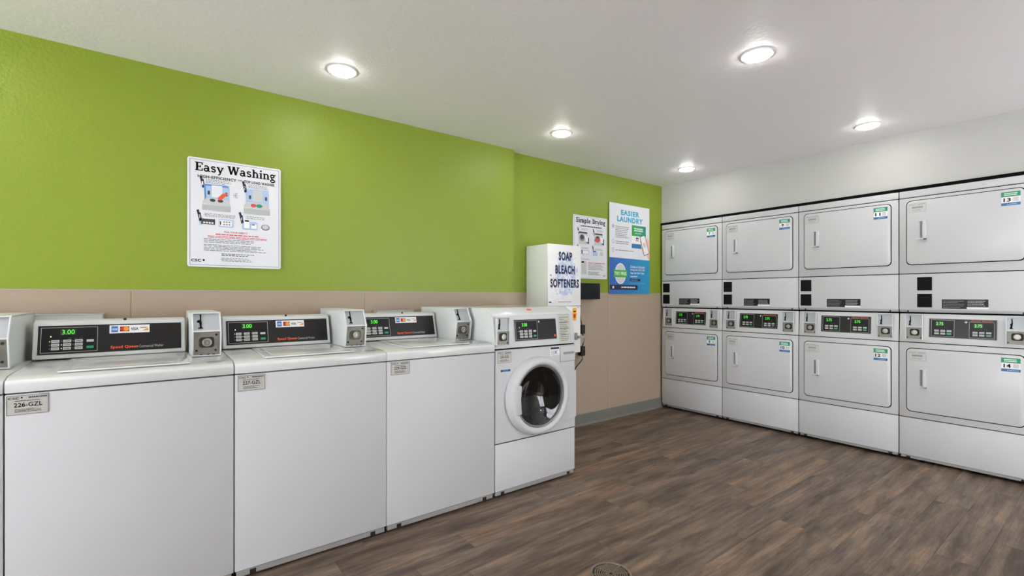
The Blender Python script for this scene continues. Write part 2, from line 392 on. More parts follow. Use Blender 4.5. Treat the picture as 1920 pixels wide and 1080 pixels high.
tag(wo, 'wide white framed glazing added unseen in the left end wall as fill light', 'added_window', kind='structure')
for p, q in ((LW0+.04, (LW0+LW1)/2-.02), ((LW0+LW1)/2+.02, LW1-.04)): box('pane', PANE, wo, FX0-.05, p, WZ0+.04, FX0-.044, q, WZ1-.04)
tr = MB().box(WX-.022, .37, 2.008, WX+.09, FY1-.002, GAPZ).build('trim_1', GAP)
tag(tr, 'black strip filling the gap above the dryers', 'trim', kind='structure')

# ------------------------------------------------------------------ ceiling lights
LENS = mat('light_lens', '#fffdf8', .4, emit=LAMP)
TRIMW = mat('light_trim', '#f2f2f0', .4)
def downlight(x, y, label):
    t = tag(empty('ceiling_light', (x, y, CEIL)), label, 'ceiling light', 'round ceiling lights')
    t['group'] = 'round ceiling lights'
    MB().lathe([(.076,0),(.076,-.003),(.073,-.006),(.063,-.007),(.063,-.002)], (0,0,0), (0,0,1), 32).build('trim_ring', TRIMW, t, smooth=True)
    MB().lathe([(.0635,-.006),(.060,-.012),(.048,-.017),(.026,-.020),(.001,-.021)], (0,0,0), (0,0,1), 32).build('lens', LENS, t, smooth=True)
LX, LY = (-2.43, -.81, .815, 2.43, 4.06), (2.59, 1.154, -.28, -1.72)
names = {(2,0): 'round ceiling light nearest the easy washing sign', (3,0): 'round ceiling light above the front of the green wall step',
         (4,0): 'round ceiling light in the far corner near the laundry poster', (3,1): 'large looking round ceiling light nearest the camera at upper right',
         (4,1): 'round ceiling light above dryers numbered 11 to 14'}
for i, x in enumerate(LX):
    for j, y in enumerate(LY):
        downlight(x, y, names.get((i, j), 'round ceiling light out of view, %s row back from the green wall, %s' % (('first','second','third','fourth')[j], ('far left','left','centre','right','far right')[i])))

# ------------------------------------------------------------------ shared appliance bits
def coin_meter(par, name, x0, x1, z0, z1, zm, y, red=False, deep=.016):
    """recessed meter: slot plate above, lock plate below; y = front plane, par = parent thing"""
    m = MB().box(x0, y, z0, x0+.005, y+deep, z1).box(x1-.005, y, z0, x1, y+deep, z1).box(x0, y, z1-.004, x1, y+deep, z1).box(x0, y, zm-.003, x1, y+deep, zm+.003).box(x0, y, z0, x1, y+deep, z0+.004)
    r = m.build(name, CASEW, par, .001, 1)
    box('slot_plate', SLOTP, r, x0+.005, y+deep-.003, zm+.003, x1-.005, y+deep, z1-.004)
    xm = (x0+x1)/2; s_ = (x1-x0)
    h = z1-zm
    MB().prism_y([(x0+s_*.26, z1-h*.15), (x0+s_*.31, z1-h*.12), (x0+s_*.33, z1-h*.48), (x0+s_*.30, zm+h*.2), (x0+s_*.36, zm+h*.12), (x0+s_*.18, zm+h*.12), (x0+s_*.23, zm+h*.35), (x0+s_*.2, zm+h*.45), (x0+s_*.27, zm+h*.55)],
                 y+deep-.006, y+deep-.003).build('coin_slot', BLACK, r)
    box('lock_plate', PLATE, r, x0+.005, y+deep-.004, z0+.004, x1-.005, y+deep, zm-.003)
    c = (xm+s_*.03, y+deep-.004, z0+(zm-z0)*.58)
    rr = min(.024, (zm-z0)*.34)
    MB().prism_y(rrect(c[0]-rr*1.15, c[2]-rr, c[0]+rr*1.15, c[2]+rr, rr*.5), c[1]-.004, c[1]).build('lock_surround', RUBBER if not red else mat('rusty_lock', '#5a2a1c', .6), r)
    MB().lathe([(rr*.72,0),(rr*.7,.008),(rr*.45,.0085),(rr*.4,.005),(.0008,.005)], (c[0],c[1]-.004,c[2]), (0,-1,0), 20).build('lock_cylinder', CHROME, r, smooth=True)
    sc = MB()
    for dx in (.12, .86): sc.cyl((x0+s_*dx, y+deep-.004, z0+(zm-z0)*.16), (0,-1,0), .0042, .003, 8)
    sc.build('plate_screw', RUBBER, r)
    return r

def id_plate(par, x0, z0, x1, z1, y, code, pale=False):
    f = Pan((x0, y-.0012, z0), w=x1-x0, h=z1-z0)
    pl = MB().prism_y(rrect(x0, z0, x1, z1, .004, 3), y-.0012, y+.0005).build('id_plate', IDPAL if pale else IDPL, par)
    ink = mat('faint_print', '#9a9c9b', .6) if pale else DGREYP; ink2 = GREYP if pale else BLACK
    f.frame('plate_border', ink, .012, .02, .988, .98, .0012)
    f.text('plate_logo', ink2, 'CSC', .05, .80, .30, .91, bold=.02)
    f.poly('plate_logo', ink2, circ(.36, .87, .022, .04, 8), 2)
    f.fine('fine_print', ink, .52, .80, .95, .92, 1, fill=.6, ragged=0)
    f.fine('fine_print', ink, .2, .68, .8, .75, 1, ragged=.1)
    if code: f.text('machine_code', ink2, code, .18, .40, .84, .62, bold=.015)
    f.fine('fine_print', ink, .2, .14, .85, .32, 3, ragged=.4)
    f.build(pl)
    return pl

def touch_keys(f, x0, y0, x1, y1, value, cols=3, rows=3, extra=True, led=(.32, .66, .62, .9)):
    """a key pad printed on a control panel, in panel fractions"""
    W, H = x1-x0, y1-y0
    X = lambda a: x0+W*a; Y = lambda b: y0+H*b
    f.rect('touch_panel', PANELB, x0, y0, x1, y1, 1)
    f.frame('touch_panel_line', LINEG, x0, y0, x1, y1, .0016, 2)
    f.rect('display_window', LEDBG, X(led[0]-.03), Y(led[1]-.03), X(led[2]+.03), Y(led[3]+.03), 2)
    f.text('display_digits', LED, value, X(led[0]), Y(led[1]), X(led[2]), Y(led[3]), 3, bold=-.012)
    for c in range(cols):
        for r in range(rows):
            a = .18+.205*c if extra else .14+.27*c; b = .10+.145*r if rows == 3 else .12+.17*r
            kw = .14 if extra else .2
            green = (not extra and c == cols-1 and r == 0)
            f.poly('key', BTNG if green else BTN, rrect(X(a), Y(b), X(a+kw), Y(b+.11), W*.01, 2), 3)
            f.rect('key_print', GREYP, X(a+.02), Y(b+.035), X(a+kw-.02), Y(b+.07), 4)
            if extra: f.poly('indicator', LAMPY if (c, r) in ((0,2),(1,0),(1,1)) else GREYP, circ(X(a-.028), Y(b+.055), W*.008, H*.022, 8), 3)
    if extra:
        f.poly('key', BTN, rrect(X(.80), Y(.38), X(.93), Y(.48), W*.01, 2), 3)
        f.poly('start_key', BTNG, rrect(X(.80), Y(.12), X(.93), Y(.22), W*.01, 2), 3)
        f.poly('indicator', LAMPY, circ(X(.17), Y(.64), W*.012, H*.03, 8), 3)
    for a in (.48, .58, .68): f.fine('fine_print', GREYP, X(a), Y(.50), X(a+.06), Y(.60), 2, 3)

# ------------------------------------------------------------------ top load washers
WF, WW = 2.32, .6765
def make_washer():
    t = empty('top_load_washer', (0,0,0))
    box('cabinet', RAIL, t, .004, .022, .035, WW-.004, .66, .884)
    MB().box(.0008, 0, .043, WW-.0008, .022, .884).build('front_panel', WHITE, t, .003, 2)
    rl = box('base_rail', RAIL, t, .008, .006, .014, WW-.008, .03, .040, .002, 1)
    for x in (.07, WW-.07): MB().box(x-.012, .003, .016, x+.012, .008, .034).cyl((x, .003, .025), (0,-1,0), .005, .003, 8).build('clip', RUBBER, rl)
    for x in (.05, WW-.05):
        for y in (.06, .6): MB().lathe([(.02,0),(.022,.006),(.012,.01),(.012,.036)], (x,y,0), (0,0,1), 14, True).build('leg', RUBBER, t, smooth=True)
    d = MB().prism_x([(-.003,.889),(-.005,.922),(.003,.932),(.05,.943),(.45,.950),(.70,.950),(.70,.889)], .0005, WW-.0005).build('top_deck', DECKW, t, .003, 2)
    lid = MB().prism_x([(.035,.944),(.04,.9495),(.415,.956),(.425,.952),(.425,.946)], .125, .525).build('lid', DECKW, t, .003, 2)
    MB().prism_x([(.07,.9508),(.09,.9535),(.39,.9585),(.40,.9555)], .16, .49).build('lid_panel', DECKW, lid, .002, 2)
    f = Pan((.585, .03, .9425), u=(1,0,0), v=(0,.997,.02), w=.075, h=.05, lift=.0008)
    f.fine('deck_print', DGREYP, 0, 0, 1, .7, 3, 2, ragged=.5); f.build(d)
    # control hood with leaning face
    y0, z0, y1, z1 = .435, .957, .477, 1.112
    hood = MB().prism_x([(y0,z0),(y1,z1),(y1+.03,z1+.006),(.62,z1+.004),(.66,z0),(.5,.949)], 0.002, .526).build('control_hood', CASEW, t, .006, 3)
    MB().cyl((.30, y1+.004, z1+.003), (0,-.5,1), .006, .004, 12).build('hood_screw', RUBBER, hood)
    V = Vector((0, y1-y0, z1-z0)); hgt = V.length; V.normalize()
    U = Vector((1,0,0)); n = U.cross(V)
    o = Vector((.002, y0, z0))+V*.018+U*.016
    pw, ph = .492, hgt-.036
    q = [o, o+U*pw, o+U*pw+V*ph, o+V*ph]
    pan = MB().add([p-n*.004 for p in q]+[p+n*.002 for p in q], [(0,1,2,3),(4,5,6,7),(0,1,5,4),(1,2,6,5),(2,3,7,6),(3,0,4,7)]).build('control_panel', PANEL, t)
    f = Pan(o+n*.002, U, V, pw, ph)
    touch_keys(f, .018, .06, .385, .93, '3.00', led=(.36,.72,.58,.9))
    f.rect('card_sticker', PAPERW, .465, .66, .755, .955, 2)
    f.rect('card_blue_mark', BLUE, .478, .70, .525, .92, 3); f.rect('card_blue_mark', PALEB, .483, .77, .520, .84, 4)
    f.rect('card_dark_mark', BLACK, .54, .72, .605, .90, 3)
    f.poly('card_red_disc', CARDR, circ(.562, .81, .020, .085, 14), 4); f.poly('card_orange_disc', CARDO, circ(.584, .81, .020, .085, 14), 5)
    f.text('card_lettering', NAVY, 'VISA', .617, .75, .672, .86, 3, bold=.03)
    f.rect('card_swoosh', GREYP, .685, .83, .735, .86, 3); f.poly('card_swoosh_orange', CARDO, [(.70,.72),(.748,.74),(.745,.83),(.72,.78)], 3)
    f.text('orange_lettering', ORANGE, 'Speed Queen', .475, .075, .672, .21, 2, bold=.035)
    f.text('white_lettering', LINEG, 'Commercial Washer', .68, .10, .86, .20, 2, bold=.0)
    f.build(pan)
    # coin box
    a, b = .541, .654
    prof = [(.235,.949),(.213,1.064),(.262,1.148),(.70,1.148),(.70,.949)]
    cb = MB().prism_x([(.25,.949),(.232,1.064),(.272,1.144),(.70,1.144),(.70,.949)], a+.005, b-.005).prism_x(prof, a, a+.006).prism_x(prof, b-.006, b).build('coin_box', CASEW, t, .0015, 1)
    MB().prism_x([(.258,1.142),(.262,1.148),(.70,1.148),(.70,1.142)], a, b).prism_x([(.213,1.061),(.214,1.067),(.24,1.067),(.24,1.061)], a, b).prism_x([(.235,.949),(.233,.955),(.26,.955),(.26,.949)], a, b).build('coin_box_rim', CASEW, cb)
    # slot plate (leaning) and lock plate
    MB().add([(a+.006,.2315,1.066),(b-.006,.2315,1.066),(b-.006,.271,1.143),(a+.006,.271,1.143)], [(0,1,2,3)]).build('slot_plate', SLOTP, cb)
    V2 = Vector((0,.0395,.077)).normalized(); n2 = Vector((1,0,0)).cross(V2)
    f = Pan(Vector((a+.006,.2315,1.066)), (1,0,0), V2, b-a-.012, .0865, .0008)
    f.poly('coin_slot', BLACK, [(.17,.10),(.36,.10),(.36,.16),(.31,.18),(.32,.48),(.30,.55),(.31,.93),(.25,.93),(.25,.62),(.15,.58),(.13,.46),(.22,.44),(.24,.18),(.17,.16)], 2)
    f.build(cb)
    MB().add([(a+.006,.2485,.955),(b-.006,.2485,.955),(b-.006,.2305,1.061),(a+.006,.2305,1.061)], [(0,1,2,3)]).build('lock_plate', PLATE, cb)
    c = ((a+b)/2, .238, 1.012)
    ls = MB().prism_y(rrect(c[0]-.029, c[2]-.024, c[0]+.029, c[2]+.024, .012), c[1]-.006, c[1]+.004).build('lock_surround', mat('lock_bezel', '#4b463c', .35, .7), cb, .002, 1)
    MB().lathe([(.019,0),(.0185,.01),(.013,.012),(.012,.006),(.007,.006),(.006,.009),(.0005,.009)], (c[0], c[1]-.006, c[2]), (0,-1,0), 24).build('lock_cylinder', CHROME, cb, smooth=True)
    for x, z in ((a+.018, .975), (b-.022, .975), (b-.02, 1.045)):
        MB().cyl((x, .247-.15*(z-.955)-.002, z), (0,-1,0), .005, .003, 10).build('plate_screw', RUBBER, cb)
    for x in (a+.035, (a+b)/2+.005, b-.03): MB().cyl((x, .231, .956), (0,0,1), .005, .003, 8).build('rim_screw', RUBBER, cb)
    return t
proto = make_washer()
spots = [(-1.081, None, 'white top load washer at the far left, only its coin box in view'),
         (-.402, '226-GZL', 'white top load washer with plate 226-GZL'),
         (.277, '227-GZL', 'white top load washer with plate 227-GZL'),
         (.9535, '229-GZL', 'white top load washer with plate 229-GZL beside the front loader')]
for i, (x, code, lab) in enumerate(spots):
    t = proto if i == 0 else copy_tree(proto)
    t.location = (x, WF, 0); tag(t, lab, 'washer', 'top load washers in a row')
    if code:
        off = {-.402: .004, .277: .011, .9535: .022}[x]
        id_plate(t, off, .812, off+.106, .881, 0, code)

# ------------------------------------------------------------------ front load washer
def annulus_panel(x0, z0, x1, z1, cx, cz, r, y, n=48):
    bm = bmesh.new()
    ov = [bm.verts.new((x, y, z)) for x, z in ((x0,z0),(x1,z0),(x1,z1),(x0,z1))]
    iv = [bm.verts.new((cx+r*math.cos(2*math.pi*k/n), y, cz+r*math.sin(2*math.pi*k/n))) for k in range(n)]
    es = [bm.edges.new((ov[k], ov[(k+1)%4])) for k in range(4)]+[bm.edges.new((iv[k], iv[(k+1)%n])) for k in range(n)]
    bmesh.ops.triangle_fill(bm, edges=es, use_beauty=True)
    vs = [tuple(v.co) for v in bm.verts]; bm.verts.index_update()
    fs = [tuple(v.index for v in f.verts) for f in bm.faces]; bm.free()
    return vs, fs
def front_loader():
    t = tag(empty('front_load_washer', (1.632, WF, 0)), 'white front load washer with round dark glass door at the end of the row', 'washer')
    W = .671; cx, cz = .325, .59
    m = MB()
    for b_ in ((.002,.02,.035,.006,.68,.898),(W-.006,.02,.035,W-.002,.68,.898),(.002,.676,.035,W-.002,.68,.898),(.002,.02,.035,W-.002,.68,.039),(.002,.02,.894,W-.002,.68,.898)): m.box(*b_)
    m.build('cabinet', CASEW, t)
    vs, fs = annulus_panel(.002, .331, W-.002, .896, cx, cz, .205, 0)
    p = MB().add(vs, fs)
    p.box(.002, .0, .331, .004, .022, .896).box(W-.004, 0, .331, W-.002, .022, .896).box(.002,0,.331,W-.002,.022,.333).box(.002,0,.894,W-.002,.022,.896)
    p.build('front_panel', WHITE, t)
    MB().box(.003, 0, .043, W-.003, .022, .326).build('lower_panel', WHITE, t, .004, 2)
    box('seam', GAP, t, .006, .006, .322, W-.006, .02, .336)
    box('seam', GAP, t, .006, .006, .892, W-.006, .02, .906)
    rl = box('base_rail', RAIL, t, .008, .006, .016, W-.008, .03, .041, .002, 1)
    for x in (.06, W-.06): MB().box(x-.012, .003, .018, x+.012, .008, .034).cyl((x, .003, .026), (0,-1,0), .005, .003, 8).build('clip', RUBBER, rl)
    for x in (.05, W-.05):
        for y in (.06, .62): MB().lathe([(.02,0),(.022,.006),(.012,.01),(.012,.036)], (x,y,0), (0,0,1), 14, True).build('leg', RUBBER, t, smooth=True)
    # control hood, face leaning back a little
    hood = MB().prism_x([(0,.903),(.022,1.098),(.03,1.106),(.10,1.143),(.13,1.148),(.68,1.148),(.68,.903)], .002, W-.002).build('control_hood', CASEW, t, .004, 2)
    MB().prism_x([(.0215,1.100),(.026,1.112),(.095,1.150),(.69,1.152),(.69,1.144),(.13,1.144),(.10,1.139),(.032,1.102)], -.001, W+.001).build('top_cap', DECKW, t, .002, 2)
    V = Vector((0,.022,.195)).normalized(); U = Vector((1,0,0)); n = U.cross(V)
    def at(x, z): return Vector((x, .022*(z-.903)/.195, z))
    o = at(.158, .942); pw, ph = .346, .132
    q = [o, o+U*pw, o+U*pw+V*ph, o+V*ph]
    pan = MB().add([p_-n*.004 for p_ in q]+[p_+n*.002 for p_ in q], [(0,1,2,3),(4,5,6,7),(0,1,5,4),(1,2,6,5),(2,3,7,6),(3,0,4,7)]).build('control_panel', PANEL, t)
    f = Pan(o+n*.002, U, V, pw, ph)
    f.frame('panel_bezel', LINEG, -.012, -.03, 1.012, 1.03, .004, 1)
    touch_keys(f, .02, .05, .53, .95, '3.00', led=(.30,.70,.52,.86))
    f.poly('panel_lock', LINEG, circ(.575, .88, .02, .05, 12), 2); f.poly('orange_mark', ORANGE, rrect(.94,.10,.975,.22,.01), 2)
    f.build(pan)
    o = at(.528, .912); q = [o, o+U*.105, o+U*.105+V*.188, o+V*.188]
    lab = MB().add([p_-n*.002 for p_ in q]+[p_+n*.0008 for p_ in q], [(0,1,2,3),(4,5,6,7),(0,1,5,4),(1,2,6,5),(2,3,7,6),(3,0,4,7)]).build('instruction_label', mat('label_beige', '#c3c4b4', .5), t)
    f = Pan(o+n*.0008, U, V, .105, .188); f.frame('label_border', GREYP, 0, 0, 1, 1, .001)
    for z in (.9, .72, .5, .28): f.rect('label_rule', DGREYP, .1, z-.012, .9, z+.004, 2)
    f.fine('fine_print', GREYP, .1, .05, .9, .86, 13, ragged=.5); f.build(lab)
    # coin meter on the left of the hood
    coin_meter(t, 'coin_meter', .004, .106, .925, 1.094, 1.012, -.016, deep=.018)
    # orange / red badge on the cap
    MB().prism_x([(.058,1.1292),(.0745,1.1382),(.0738,1.1394),(.0573,1.1304)], .30, .335).build('cap_badge', ORANGE, t)
    id_plate(t, .018, .815, .123, .886, 0, 'Q4-GZL')
    f = Pan((.043, 0, .757), w=.072, h=.02); f.rect('blue_label', SBLUE, 0, .25, 1, .9, 1); f.rect('blue_label', NAVY, 0, .3, .2, .85, 2); f.rect('blue_label', NAVY, .8, .3, 1, .85, 2); f.build(t)
    f = Pan((.443, 0, .832), w=.082, h=.056); f.rect('notice_sticker', PAPERW, 0, 0, 1, 1, 1); f.rect('notice_header', NAVY, .04, .72, .96, .96, 2); f.fine('fine_print', GREYP, .08, .08, .92, .6, 4); f.poly('notice_mark', MIDB, circ(.6,.35,.1,.14,10), 3); f.build(t)
    dg = MB().prism_y(rrect(.5295, .7815, W-.004, .8885, .007), -.0015, .003).build('drawer_gap', mat('shadow_grey', '#8d9093', .7), t)
    dr = MB().prism_y(rrect(.532, .785, W-.006, .887, .006), -.006, .004).build('soap_drawer', WHITE, t, .002, 2)
    MB().prism_y(rrect(.556, .832, .655, .848, .005), -.0075, -.004).build('drawer_grip', mat('grip_grey', '#8f9294', .5), dr)
    # door: hinge plate, ring, glass, handle
    ring_r = .247
    a = math.degrees(math.acos(.35))
    out = circ(cx, cz, ring_r, n=36, a0=62, a1=298)
    out += [(W-.004, cz-.185), (W-.004, cz+.125)]
    def holed(y):
        bm = bmesh.new()
        ov = [bm.verts.new((x, y, z)) for x, z in out]; iv = [bm.verts.new((x, y, z)) for x, z in circ(cx, cz, .196, n=48)]
        es = [bm.edges.new((L_[k], L_[(k+1) % len(L_)])) for L_ in (ov, iv) for k in range(len(L_))]
        bmesh.ops.triangle_fill(bm, edges=es, use_beauty=True); bm.verts.index_update()
        r_ = [tuple(v.co) for v in bm.verts], [tuple(v.index for v in f_.verts) for f_ in bm.faces]; bm.free(); return r_
    no = len(out); vs, fs = holed(-.014); vb, _ = holed(-.001)
    nv = len(vs); side = [(k, (k+1) % no, nv+(k+1) % no, nv+k) for k in range(no)]
    dp = MB().add(vs+vb, fs+side).build('door', WHITE, t, 0, smooth=True)
    MB().lathe([(.247,.0),(.247,.02),(.243,.04),(.233,.056),(.22,.062),(.208,.06),(.2,.052),(.196,.035),(.192,.0)], (cx,0,cz), (0,-1,0), 56).build('door_ring', WHITE, dp, smooth=True)
    MB().lathe([(.197,.045),(.192,.049),(.186,.045),(.184,.03)], (cx,0,cz), (0,-1,0), 56).build('glass_trim', mat('trim_grey', '#8d9093', .3, .6), dp, smooth=True)
    g = bpy.data.materials.new('door_glass'); g.use_nodes = True; b = g.node_tree.nodes['Principled BSDF']
    b.inputs['Base Color'].default_value = (.22,.22,.23,1); b.inputs['Roughness'].default_value = .02; b.inputs['Transmission Weight'].default_value = 1; b.inputs['IOR'].default_value = 1.45
    MB().lathe([(.0005,-.022),(.06,-.016),(.11,.002),(.15,.022),(.192,.034),(.192,.029),(.148,.016),(.108,-.004),(.058,-.022),(.0005,-.028)], (cx,0,cz), (0,-1,0), 48).build('door_glass', g, dp, smooth=True)
    MB().lathe([(.21,-.002),(.195,-.02),(.2,-.06),(.19,-.09)], (cx,0,cz), (0,-1,0), 48).build('door_gasket', RUBBER, t, smooth=True)
    DR = mat('drum_steel', '#26262a', .3, .9, bump=(60, .6, .01))
    drum = MB().lathe([(.19,-.09),(.25,-.10),(.26,-.14),(.26,-.50),(.2,-.52),(.0005,-.5)], (cx,0,cz), (0,-1,0), 48).build('drum', DR, t, smooth=True)
    for k in range(3):
        a = R(100+120*k); c_, s_ = math.cos(a), math.sin(a)
        MB().add([(cx+c_*.26-s_*.03, .14, cz+s_*.26+c_*.03),(cx+c_*.26+s_*.03,.14,cz+s_*.26-c_*.03),(cx+c_*.19,.16,cz+s_*.19),
                  (cx+c_*.26-s_*.03,.5,cz+s_*.26+c_*.03),(cx+c_*.26+s_*.03,.5,cz+s_*.26-c_*.03),(cx+c_*.19,.48,cz+s_*.19)], [(0,1,2),(3,4,5),(0,1,4,3),(1,2,5,4),(2,0,3,5)]).build('drum_paddle', DR, drum)
    # handle flap bridging the left of the ring
    hp = []
    for k in range(9):
        an = R(157+46*k/8); hp.append((cx+.236*math.cos(an), cz+.236*math.sin(an)))
    hp += [(cx-.168, cz-.088), (cx-.176, cz), (cx-.168, cz+.085)]
    MB().prism_y(hp, -.068, -.03).build('door_handle', WHITE, dp, .006, 3)
    return t
front_loader()

# ------------------------------------------------------------------ stacked dryers
DW = .688; PITCH = .694; DX = 4.47; DTOP = 3.157
def door_assembly(t, name, z0, z1, number):
    d = MB().prism_y(rrect(.046, z0, .642, z1, .028, 6), -.010, .004).build(name, DOORW, t, .003, 2)
    MB().prism_y(rrect(.041, z0-.0055, .647, z1+.005, .031, 6), -.0035, .003).build('door_gasket', GAP, d)
    # pull: raised cup with a sloping finger recess
    x0, x1, a, b = .106, .158, z0+.178, z0+.316
    h = MB().box(x1-.016, -.024, a, x1, -.009, b).box(x0, -.024, a, x1, -.009, a+.009).box(x0+.012, -.020, b-.006, x1, -.009, b)
    h.add([(x0+.026,-.011,a+.008),(x0+.026,-.011,b-.006),(x1-.016,-.0185,b-.006),(x1-.016,-.0185,a+.008)], [(0,1,2,3)])
    h.build('door_pull', CASEW, d, .001, 1)
    box('pull_shade', mat('recess_shade_grey', '#7b7d86', .6), d, x0+.016, -.0135, a+.014, x0+.030, -.0102, b-.008)  # grey block paints the shade inside the white pull
    f = Pan((.537, -.010, z1-.107), w=.088, h=.089)
    f.rect('number_sticker', PAPERW, 0, 0, 1, 1, 1)
    f.rect('sticker_green_band', TEAL, 0, .64, 1, 1, 2); f.rect('sticker_blue_band', SBLUE, 0, 0, 1, .2, 2)
    f.fine('sticker_white_print', MINT, .15, .70, .85, .94, 2, 3, fill=.6, ragged=.1)
    f.text('door_number', BLACK, number, .12 if len(number) > 1 else .22, .28, .5 if len(number) > 1 else .42, .56, 3, bold=.03)
    f.fine('fine_print', GREYP, .62, .28, .93, .58, 4, 3, ragged=.2); f.fine('sticker_white_print', PALEB, .3, .05, .9, .15, 1, 3)
    f.build(d)
    id_plate(d, .057, z1-.085, .158, z1-.018, -.010, None, True)
    f = Pan((.057, -.0112, z1-.085), w=.101, h=.067); f.fine('machine_code', GREYP, .2, .4, .8, .62, 1, 3, fill=.7, ragged=0); f.build(d)
def make_dryer(i, up, lo):
    t = tag(empty('stacked_dryer', (DX, DTOP-PITCH*i-.003, 0), R(-90)), [
        'white stacked dryer numbered 7 and 8 in the corner by the green wall', 'white stacked dryer numbered 9 and 10, second from the green wall',
        'white stacked dryer numbered 11 and 12, third along from the corner', 'white stacked dryer numbered 13 and 14 at the right edge'][i], 'dryer', 'stacked dryers in a row')
    s = .09 if i == 3 else .0
    box('cabinet', CASEW, t, .003, .035, .03, DW-.003, .70, 2.002)
    box('seam_shade', GAP, t, -.0028, .016, .04, DW+.0028, .036, 1.998)  # dark strip stands in for the shade in the gaps
    MB().box(0, 0, 1.955, DW, .03, 2.004).build('top_rail', WHITE, t, .002, 2)
    MB().box(0, 0, 1.391, DW, .015, 1.949).build('upper_front', WHITE, t, .002, 2)
    mid = MB().prism_x([(0,1.385),(0,1.125),(.012,1.108),(.026,1.098),(.0365,1.098),(.0365,1.385)], 0, DW).build('middle_panel', WHITE, t, .0015, 2)
    ctl = MB().prism_x([(.016,1.095),(0,.885),(.0365,.885),(.0365,1.095)], 0, DW).build('control_front', CASEW, t, .002, 2)
    MB().box(0, 0, .328, DW, .015, .879).build('lower_front', WHITE, t, .002, 2)
    MB().box(0, 0, .044, DW, .015, .322).build('lower_panel', WHITE, t, .002, 2)
    rl = box('base_rail', RAIL, t, .006, .008, .022, DW-.006, .034, .042, .002, 1)
    for x in (.05, DW-.05):
        MB().box(x-.012, .004, .024, x+.012, .01, .036).build('clip', RUBBER, rl)
        for y in (.08, .62): MB().lathe([(.02,0),(.022,.006),(.012,.01),(.012,.036)], (x,y,0), (0,0,1), 12, True).build('leg', RUBBER, t, smooth=True)
        MB().cyl((x, .006, 1.113), (0,-1,-.6), .005, .006, 8).build('lip_screw', RUBBER, mid)
    for z0, z1 in ((1.265,1.362),(1.142,1.240)):
        x0 = .014+s
        MB().box(x0, -.003, z0, x0+.083, .002, z1).build('vent_cover', PLASTICB if False else BLACK, mid, .001, 1)
    f = Pan((.213+s*.3, 0, 1.134), w=.236, h=.066)
    f.rect('warning_label', PANELB, 0, 0, .55, 1, 1); f.rect('warning_label', PANELB, .55, .2, 1, 1, 1); f.rect('warning_label_white', PAPERW, .55, 0, 1, .2, 1)
    f.fine('fine_print', GREYP, .03, .08, .5, .92, 5, 2, fill=.3, ragged=.3); f.fine('fine_print', LGREY, .57, .28, .97, .92, 4, 2, fill=.3, ragged=.2); f.build(mid)
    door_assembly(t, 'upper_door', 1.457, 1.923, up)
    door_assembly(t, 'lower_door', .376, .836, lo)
    # control display
    V = Vector((0,.016,.21)).normalized(); U = Vector((1,0,0)); n = U.cross(V)
    o = Vector((.171, .016*(.929-.885)/.21, .929)); pw, ph = .343, .131
    q = [o, o+U*pw, o+U*pw+V*ph, o+V*ph]
    pan = MB().add([p-n*.004 for p in q]+[p+n*.002 for p in q], [(0,1,2,3),(4,5,6,7),(0,1,5,4),(1,2,6,5),(2,3,7,6),(3,0,4,7)]).build('control_panel', PANEL, t)
    f = Pan(o+n*.002, U, V, pw, ph)
    f.frame('panel_bezel', RAIL, -.01, -.025, 1.01, 1.025, .003, 1)
    for a in (.03, .61):
        touch_keys(f, a, .05, a+.36, .95 if a < .5 else .88, '2.75', 3, 2, False, led=(.22,.68,.52,.86))
    f.text('orange_lettering', ORANGE, 'Speed Queen', .64, .90, .95, .985, 2, bold=.02)
    f.poly('panel_lock', LINEG, circ(.565, .86, .022, .055, 12), 2)
    f.build(pan)
    coin_meter(t, 'coin_meter', .036, .138, .903, 1.088, .996, -.016, deep=.0175)
    coin_meter(t, 'coin_meter', .556, .658, .903, 1.088, .996, -.016, deep=.0175)
    return t
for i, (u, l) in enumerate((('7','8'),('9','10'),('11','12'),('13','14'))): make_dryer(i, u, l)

# ------------------------------------------------------------------ wall signs
def board(name, label, x0, z0, x1, z1, ywall, th=.012, r=.012):
    t = tag(empty(name, (x0, ywall, z0)), label, 'sign')
    MB().prism_y(rrect(0, 0, x1-x0, z1-z0, r, 4), -th, -.0005).build('board', PAPER, t, .0015, 1)
    return t, Pan((0, -th, 0), w=x1-x0, h=z1-z0)
def bottle(f, x, y, n):        # dark bottle badge with a step numeral
    P = lambda pts: [(x+a, y+b) for a, b in pts]
    f.poly('step_badge', NAVY, P([(-.012,.055),(.012,.06),(.018,.035),(.03,.03),(.042,-.04),(.018,-.05),(-.002,.02)]), 2)
    f.text('step_number', PAPERW, n, x+.010, y-.022, x+.026, y+.012, 3)
t, f = board('easy_washing_sign', 'white easy washing instruction sign on the green wall above the washers', .149, 1.384, .614, 1.985, NEARY)
f.frame('border_line', NAVY, .022, .018, .978, .982, .0016)
f.geo('title', BLACK, slab_geo('Easy Washing'), .075, .853, .94, .962, 2)
f.text('subtitle', DGREYP, 'HIGH-EFFICIENCY', .10, .818, .50, .846, 2, bold=.03); f.text('subtitle', GREYP, '(HE)', .515, .823, .565, .846, 2)
f.text('subtitle', DGREYP, 'TOP LOAD WASHER', .58, .818, .925, .846, 2, bold=.03)
bottle(f, .13, .775, '1'); bottle(f, .57, .775, '2'); bottle(f, .10, .465, '3'); bottle(f, .535, .475, '4')
f.fine('fine_print', GREYP, .18, .775, .45, .815, 3); f.fine('fine_print', GREYP, .63, .775, .86, .812, 3)
f.fine('fine_print', GREYP, .17, .465, .50, .50, 3, ragged=.1); f.fine('fine_print', GREYP, .61, .475, .86, .505, 2)
